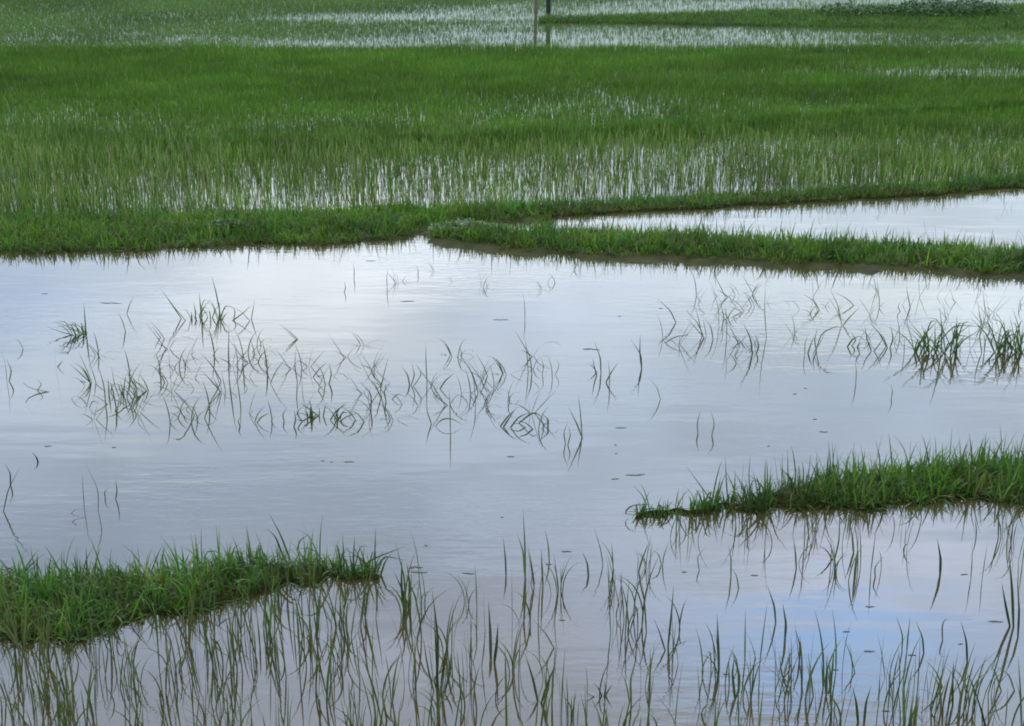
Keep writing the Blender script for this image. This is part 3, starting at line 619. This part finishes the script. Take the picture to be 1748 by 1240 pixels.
shoot('pair of thin leaves leaning together near the bottom centre', [(920, 1200), (910, 1160), (896, 1115)], [(922, 1200), (935, 1165), (950, 1130)], [(925, 1205), (932, 1190), (938, 1160)], w=.009, col=(.035, .055, .02))
shoot('single upright leaf near the bottom, right of the leaning pair', [(942, 1200), (944, 1150), (952, 1100)], w=.009)
shoot('thin leaf with starry sprig at its foot, bottom centre right', [(1030, 1188), (1022, 1175), (1012, 1165)], [(1030, 1188), (1040, 1176), (1046, 1168)], [(1028, 1190), (1010, 1188), (998, 1180)], [(1030, 1190), (1034, 1172), (1030, 1160)], w=.007, col=DARK)
shoot('upright leaf with a curved tip, bottom centre right', [(1078, 1205), (1076, 1160), (1084, 1128)], [(1076, 1200), (1070, 1170), (1062, 1150)], w=.008)
shoot('long straight dark leaf at the left of the blue patch', [(1228, 1145), (1226, 1095), (1224, 1048)], [(1224, 1120), (1215, 1085), (1204, 1062)], w=.009, col=(.03, .042, .022))
shoot('broad kinked leaf beside the long straight dark one', [(1262, 1170), (1262, 1150), (1250, 1115)], [(1256, 1195), (1250, 1150), (1254, 1118)], w=.010, col=(.035, .06, .02))
shoot('wavy leaf above the blue patch', [(1325, 1062), (1322, 1035), (1310, 1000)], [(1340, 1090), (1342, 1065), (1336, 1030)], w=.009, col=(.03, .05, .024))
shoot('bowed leaf over the left of the blue patch', [(1365, 1125), (1366, 1102), (1358, 1075)], w=.007, col=(.035, .055, .03))
shoot('crossed leaves low in the blue patch', [(1345, 1172), (1334, 1150), (1330, 1115)], [(1330, 1160), (1345, 1150), (1352, 1128)], w=.008, col=(.03, .05, .022))
shoot('thin leaf left of the blue patch, leaning back', [(1292, 1125), (1284, 1100), (1272, 1076)], w=.006)
shoot('stiff straight leaf at the centre of the blue patch', [(1412, 1180), (1411, 1150), (1412, 1118)], w=.009, col=(.03, .045, .02))
shoot('long leaf leaning left across the blue patch', [(1462, 1150), (1452, 1118), (1439, 1086)], w=.007)
shoot('short stout leaf at the bottom, right of the stiff straight leaf', [(1475, 1235), (1478, 1200), (1487, 1172)], [(1466, 1235), (1462, 1200), (1455, 1172)], w=.010, col=(.03, .05, .018))
shoot('paired leaves almost touching, right part of the blue patch', [(1540, 1112), (1541, 1085), (1530, 1052)], [(1548, 1112), (1550, 1085), (1554, 1052)], w=.008, col=(.035, .055, .026))
shoot('slim curved leaf at the right end of the blue patch', [(1578, 1116), (1575, 1088), (1563, 1060)], w=.007, col=(.03, .045, .022))
shoot('leaf leaning far left, below the right end of the blue patch', [(1612, 1172), (1598, 1146), (1578, 1126)], w=.008)
shoot('hooked leaf with a flat tip, right of the blue patch', [(1610, 1095), (1608, 1068), (1612, 1056), (1630, 1058)], w=.006)
shoot('tall dark leaf right of the blue patch', [(1652, 1132), (1650, 1095), (1640, 1060)], w=.010, col=(.022, .035, .018))
shoot('straight dark leaf at the bottom between the hooked and the stout leaves', [(1627, 1205), (1626, 1165), (1628, 1128)], w=.008, col=(.025, .04, .02))
shoot('stout diagonal leaf at the bottom right', [(1690, 1262), (1676, 1215), (1658, 1160)], w=.013, col=(.02, .04, .014))
shoot('tall paired leaves by the right edge, tallest in the near water', [(1731, 1070), (1728, 1010), (1722, 940)], [(1738, 1090), (1740, 1040), (1736, 985)], [(1726, 1070), (1716, 1030), (1710, 995)], w=.012, col=(.025, .042, .018))
shoot('thin sweeping leaves at the bottom right edge', [(1735, 1180), (1722, 1150), (1692, 1134)], [(1745, 1240), (1742, 1180), (1738, 1120)], [(1712, 1180), (1700, 1150), (1688, 1130)], w=.008, col=OLIVE)
shoot('tall single leaf under the right bund, curved like a bow, right one', [(1605, 982), (1606, 955), (1600, 920)], w=.010, col=(.03, .042, .022))
shoot('hair-thin bowed leaf under the right bund, left one', [(1495, 985), (1493, 968), (1508, 950)], w=.006, col=PALE)
shoot('short straight leaf under the right bund between the two bowed leaves', [(1553, 968), (1554, 952), (1548, 935)], w=.006)
shoot('wavy dark pair hanging near the right bund centre', [(1424, 955), (1432, 925), (1434, 885)], [(1424, 955), (1412, 940), (1396, 930)], w=.009, col=(.03, .04, .024))
shoot('straight leaf right of the wavy dark pair', [(1458, 945), (1455, 915), (1450, 890)], w=.009)
shoot('short dark leaf under the right end of the right bund', [(1666, 920), (1667, 905), (1664, 885)], w=.010, col=(.03, .038, .026))
shoot('two slim leaves under the stake-like stalk', [(1248, 985), (1248, 955), (1244, 930)], [(1262, 1005), (1258, 985), (1250, 970)], w=.008)
shoot('curved hook leaf under the thin end of the right bund', [(1195, 975), (1190, 950), (1205, 935)], w=.006)
shoot('leaf slanting to a ripple below the right bund', [(1360, 972), (1358, 945), (1354, 915)], w=.007)
shoot('folded leaf lying on the water below the middle of the left bund', [(364, 1068), (385, 1058), (408, 1050)], w=.007, col=DARK)

# -- further shoots, scattered thinly in the near water, thickest below the left bund
protos = []
for k in range(26):
    rng = random.Random(300 + k); nb = rng.choice([1, 2, 3, 3, 4, 5, 6, 7]); bl = []
    P = []; wv_ = []; c0 = []
    for b in range(nb):
        ln = rng.uniform(.10, .24) if b else rng.uniform(.16, .30)
        P.append(arcs(np.array([[rng.gauss(0, .020), rng.gauss(0, .020), -.01]]), np.array([ln]), np.array([rng.uniform(0, 6.28)]), np.array([abs(rng.gauss(0, .10))]),
                      np.array([abs(rng.gauss(0, .28)) if rng.random() < .7 else rng.uniform(.8, 2.0)]), 7)[0])
        a_ = rng.gauss(0, .6); wv_.append((math.cos(a_), math.sin(a_), 0)); f = rng.uniform(.7, 1.3)
        base = rng.choice([(.050, .072, .032), (.044, .080, .025), (.068, .088, .046), (.085, .088, .050)]); c0.append([q * f for q in base])
    V, F, C = ribbons(np.array(P), np.array([rng.uniform(.0035, .0066) for _ in P]), np.array(wv_, float), np.array(c0) * .85, np.array(c0) * 1.15 + np.array([.035, .018, 0]) * np.random.default_rng(k).random((len(P), 1)))
    protos.append((V, F, C))
proto_mesh = [None] * len(protos)
ZONES = [ # photo x0, x1, y0, y1, count, label, group
 (-20, 480, 1085, 1295, 72, 'tuft of long thin rice leaves in the thick stand below the left bund', 'thick stand of rice below the left bund'),
 (480, 820, 1060, 1295, 42, 'tuft of long thin rice leaves in the loose stand at the bottom centre left', 'loose stand of rice at the bottom centre left'),
 (330, 700, 1010, 1075, 16, 'thin rice shoot in the water close under the end of the left bund', 'rice shoots close under the end of the left bund'),
 (820, 1180, 1040, 1320, 28, 'thin rice shoot in the open water at the bottom centre', 'sparse rice shoots at the bottom centre'),
 (1180, 1748, 1130, 1300, 42, 'thin rice shoot in the shallow water at the bottom right', 'sparse rice shoots at the bottom right'),
 (1080, 1748, 885, 990, 22, 'thin rice shoot in the water just below the right bund', 'rice shoots just below the right bund'),
 (700, 1080, 960, 1040, 9, 'thin rice shoot in the open water between the two grassy bunds', 'sparse rice shoots between the two grassy bunds'),
]
rz = random.Random(77)
for (x0, x1, y0, y1, cnt, lab, grp) in ZONES:
    for i in range(cnt):
        px, py = rz.uniform(x0, x1), rz.uniform(y0, y1)
        k = rz.randrange(len(protos))
        gx, gy = ground_at(px, py)
        if proto_mesh[k] is None:
            o = mesh_obj('rice_plant', *protos[k][:2], M_LEAF, protos[k][2]); proto_mesh[k] = o
        else:
            o = proto_mesh[k].copy(); COL.objects.link(o)
        s = rz.uniform(.75, 1.2) * (.8 if y0 < 1000 else 1)
        o.location = (float(gx), float(gy), 0); o.rotation_euler = (0, 0, rz.uniform(-.6, .6) + rz.choice([0, math.pi])); o.scale = (s, s, s)
        tag(o, lab, 'rice shoot', grp)

# ------------------------------------------------------------------ floating leaves and bits
def floater(label, px, py, lx, ly=2.2, ang=0.0, m=M_DEAD, h=.0016):
    gx, gy = ground_at(px, py); d = float(gy); L_ = lx * d / FPX * .45; Wd = L_ * .14 if ly is None else ly * .0016 * 2
    n = 16; V = []; rng = random.Random(int(px * 7 + py)); bend = rng.uniform(-.35, .35)
    for zz, sc in ((0.0005, 1.0), (h, .8), (h * 1.3, .3)):
        for i in range(n):
            a_ = 2 * math.pi * i / n; x = math.cos(a_) * L_ * sc; y = (math.sin(a_) * Wd * sc * (1 - .6 * math.cos(a_)) * (.55 + .45 * abs(math.sin(a_)))) + bend * L_ * math.cos(a_) ** 2 + .10 * L_ * math.sin(3.1 * math.cos(a_) + bend * 9)
            V.append((x, y, zz))
    F = [tuple(range(n))[::-1], tuple(range(2 * n, 3 * n))]
    for r_ in (0, n):
        for i in range(n): F.append((r_ + i, r_ + (i + 1) % n, r_ + n + (i + 1) % n, r_ + n + i))
    me = bpy.data.meshes.new('floating_leaf'); me.from_pydata(V, [], F); me.materials.append(m)
    o = bpy.data.objects.new('floating_leaf', me); COL.objects.link(o); o.location = (float(gx), d, 0); o.rotation_euler = (0, 0, ang)
    tag(o, label, 'floating leaf', 'bits floating on the ponds'); return o
FL = [
 ('long straight stem floating near the far left bank', 189, 518, 48), ('short dash of leaf near the left edge by the bank', 76, 502, 14), ('tiny curled leaf alone below the tangled clump', 195, 764, 10),
 ('thick dark bit floating in the open centre water, larger one', 551, 787, 9), ('small dark bit beside the larger dark bit in the open centre', 566, 789, 7),
 ('dark leaf under the folded fan of leaves', 872, 780, 17), ('dark dot alone in the middle of the calm water', 857, 883, 7), ('dark dot above the floating twig right of the left bund', 727, 932, 9),
 ('dark bit left of the forked stalk below the far bank', 1010, 596, 38), ('speck above the open centre, left of the forked stalk', 1058, 540, 7), ('second speck near the bank left of the large chevron', 1128, 527, 8),
 ('short upright looking bit right of the spindle, upper one', 1051, 760, 6), ('short bit right of the spindle, lower one', 1052, 775, 6), ('curved leaf right of the narrow spindle', 1060, 731, 26),
 ('long thin leaf above the thin end of the right bund', 1085, 812, 44), ('second thin leaf above the right bund tip', 1050, 818, 18),
 ('dark bead floating under the hooped leaves', 1413, 636, 8), ('dark bead in the open water, left one of two', 1357, 673, 9), ('dark bead in the open water, right one of two', 1375, 663, 7),
 ('small dark bit above the flat dark leaf, right half', 1391, 716, 10), ('flat dark leaf in the calm right water', 1406, 738, 20), ('short curved bit above the right bund', 1312, 762, 6),
 ('dark floating twig just right of the left bund, thick end', 800, 980, 32), ('flat twig lying at the end of the left bund', 715, 978, 40), ('flat leaf close to the tall stout tuft', 710, 968, 34),
 ('flat leaf with a dark edge right of the tall straight pair', 967, 942, 24), ('short dark leaf on the water beside the short single leaf', 937, 964, 14), ('small dark bit in the centre of the near water', 960, 1059, 14),
 ('small dark leaf above the blue patch', 1445, 1079, 18), ('long dark leaf inside the blue patch', 1484, 1112, 26), ('short dark leaf low in the blue patch', 1426, 1144, 16), ('dark leaf at the right end of the blue patch', 1557, 1119, 18),
 ('thin leaf above the blue patch, below the wavy pair', 1485, 1036, 20), ('dark dash left of the blue patch', 1240, 1151, 16), ('dark dash under the right bund near the forked pair', 1288, 983, 18), ('small dash left of the forked pair', 1168, 977, 12),
 ('flat leaf right of the bowed leaf under the right bund', 1646, 981, 18), ('dash near the bottom right centre', 1512, 1214, 18), ('thin dash near the far right of the near water', 1700, 1062, 34), ('dash beside the hooked leaf', 1640, 1100, 12),
 ('faint dash in the open water left of centre', 82, 762, 16), ('faint long dash in the open water right of the dark bits', 596, 789, 24), ('dash of leaf near the far bank centre', 633, 446, 22), ('thin leaf in the centre far water', 855, 546, 34), ('thin leaf left of the lone straight stalk', 696, 515, 30)]
for i, (lab, px, py, lx) in enumerate(FL): floater(lab, px, py, lx, ly=.7 + (i % 3) * .45, ang=random.uniform(-.15, .15))

# ------------------------------------------------------------------ posts in the far water
def post(name, label, px, py, rad, hgt, m, lean):
    gx, gy = ground_at(px, py); n = 12; rng = random.Random(int(px)); V = []; lv = [-.15, 0, .25, .5, .75, .95, hgt, hgt + .02]
    for j, z in enumerate(lv):
        r_ = rad * (1.1 - .2 * z / hgt) * (.55 if j == len(lv) - 1 else 1)
        for i in range(n):
            a_ = 2 * math.pi * i / n; q = r_ * (1 + rng.uniform(-.08, .08)); V.append((math.cos(a_) * q + lean * z, math.sin(a_) * q, z))
    F = []
    for j in range(len(lv) - 1):
        for i in range(n): F.append((j * n + i, j * n + (i + 1) % n, (j + 1) * n + (i + 1) % n, (j + 1) * n + i))
    F.append(tuple(range((len(lv) - 1) * n, len(lv) * n)))
    me = bpy.data.meshes.new(name); me.from_pydata(V, [], F); me.materials.append(m)
    o = bpy.data.objects.new(name, me); COL.objects.link(o); o.location = (float(gx), float(gy), 0)
    tag(o, label, 'post', 'posts standing in the far water'); return o
post('wooden_post', 'dark thick post standing in the far water at the top of the picture', 936, 25, .036, 1.15, M_POST_DARK, 0)
post('wooden_post', 'thin pale pinkish post beside the dark post in the far water', 915, 20, .028, 1.0, M_POST_PALE, -.02)

# ------------------------------------------------------------------ broad-leaved plants: shrub on the far bund, weed on the middle bund
def broadleaf(name, label, cat, cx, cy, half, hgt, depth, n, leaf, ca, cb):
    gx, gy = ground_at(cx, cy); rng = np.random.default_rng(int(cx)); hw = half * float(gy) / FPX
    u = rng.random((n, 3)) * 2 - 1; r_ = np.sqrt(u[:, 0] ** 2 + u[:, 1] ** 2); ok = r_ < 1; u = u[ok]; n = len(u)
    bump = vnoise(u[:, 0] * hw + 50, u[:, 1] * depth + 20, .22, 91)
    top = hgt * (1 - .7 * (u[:, 0] ** 2 + u[:, 1] ** 2)) * (.5 + .8 * bump)
    c = np.stack([u[:, 0] * hw, u[:, 1] * depth, top * (1 - .5 * rng.random(n) ** 2)], 1)
    az = rng.random(n) * 6.283; til = rng.normal(.2, .5, n)
    d = np.stack([np.cos(az) * np.cos(til), np.sin(az) * np.cos(til), np.sin(til)], 1); s = np.stack([-np.sin(az), np.cos(az), rng.normal(0, .3, n)], 1)
    sz = (leaf * (.6 + .8 * rng.random(n)))[:, None]
    V = np.stack([c, c + d * sz * .5 + s * sz * .36, c + d * sz, c + d * sz * .5 - s * sz * .36], 1).reshape(-1, 3)
    F = np.arange(n * 4).reshape(-1, 4); C = np.repeat(greens(n, ca, cb, .3, rng), 4, 0)
    o = mesh_obj(name, V, F, M_LEAF, C); o.location = (float(gx), float(gy), .03); tag(o, label, cat); return o
broadleaf('shrub', 'dark green low leafy shrub spreading on the far bund, top right', 'shrub', 1610, 30, 115, .28, .5, 2600, .05, (.012, .050, .010), (.035, .095, .018))
broadleaf('shrub', 'mid green low shrub on the far bund, left of the dark shrub', 'shrub', 1450, 30, 60, .2, .4, 900, .05, (.03, .07, .015), (.05, .10, .02))
broadleaf('weed', 'grey green leafy weed growing on the middle bund among the grass', 'weed', 392, 400, 42, .07, .08, 420, .03, (.05, .11, .04), (.12, .19, .09))
broadleaf('weed', 'pale low weed where the two middle bunds meet', 'weed', 800, 399, 70, .05, .12, 800, .035, (.07, .12, .05), (.13, .19, .10))
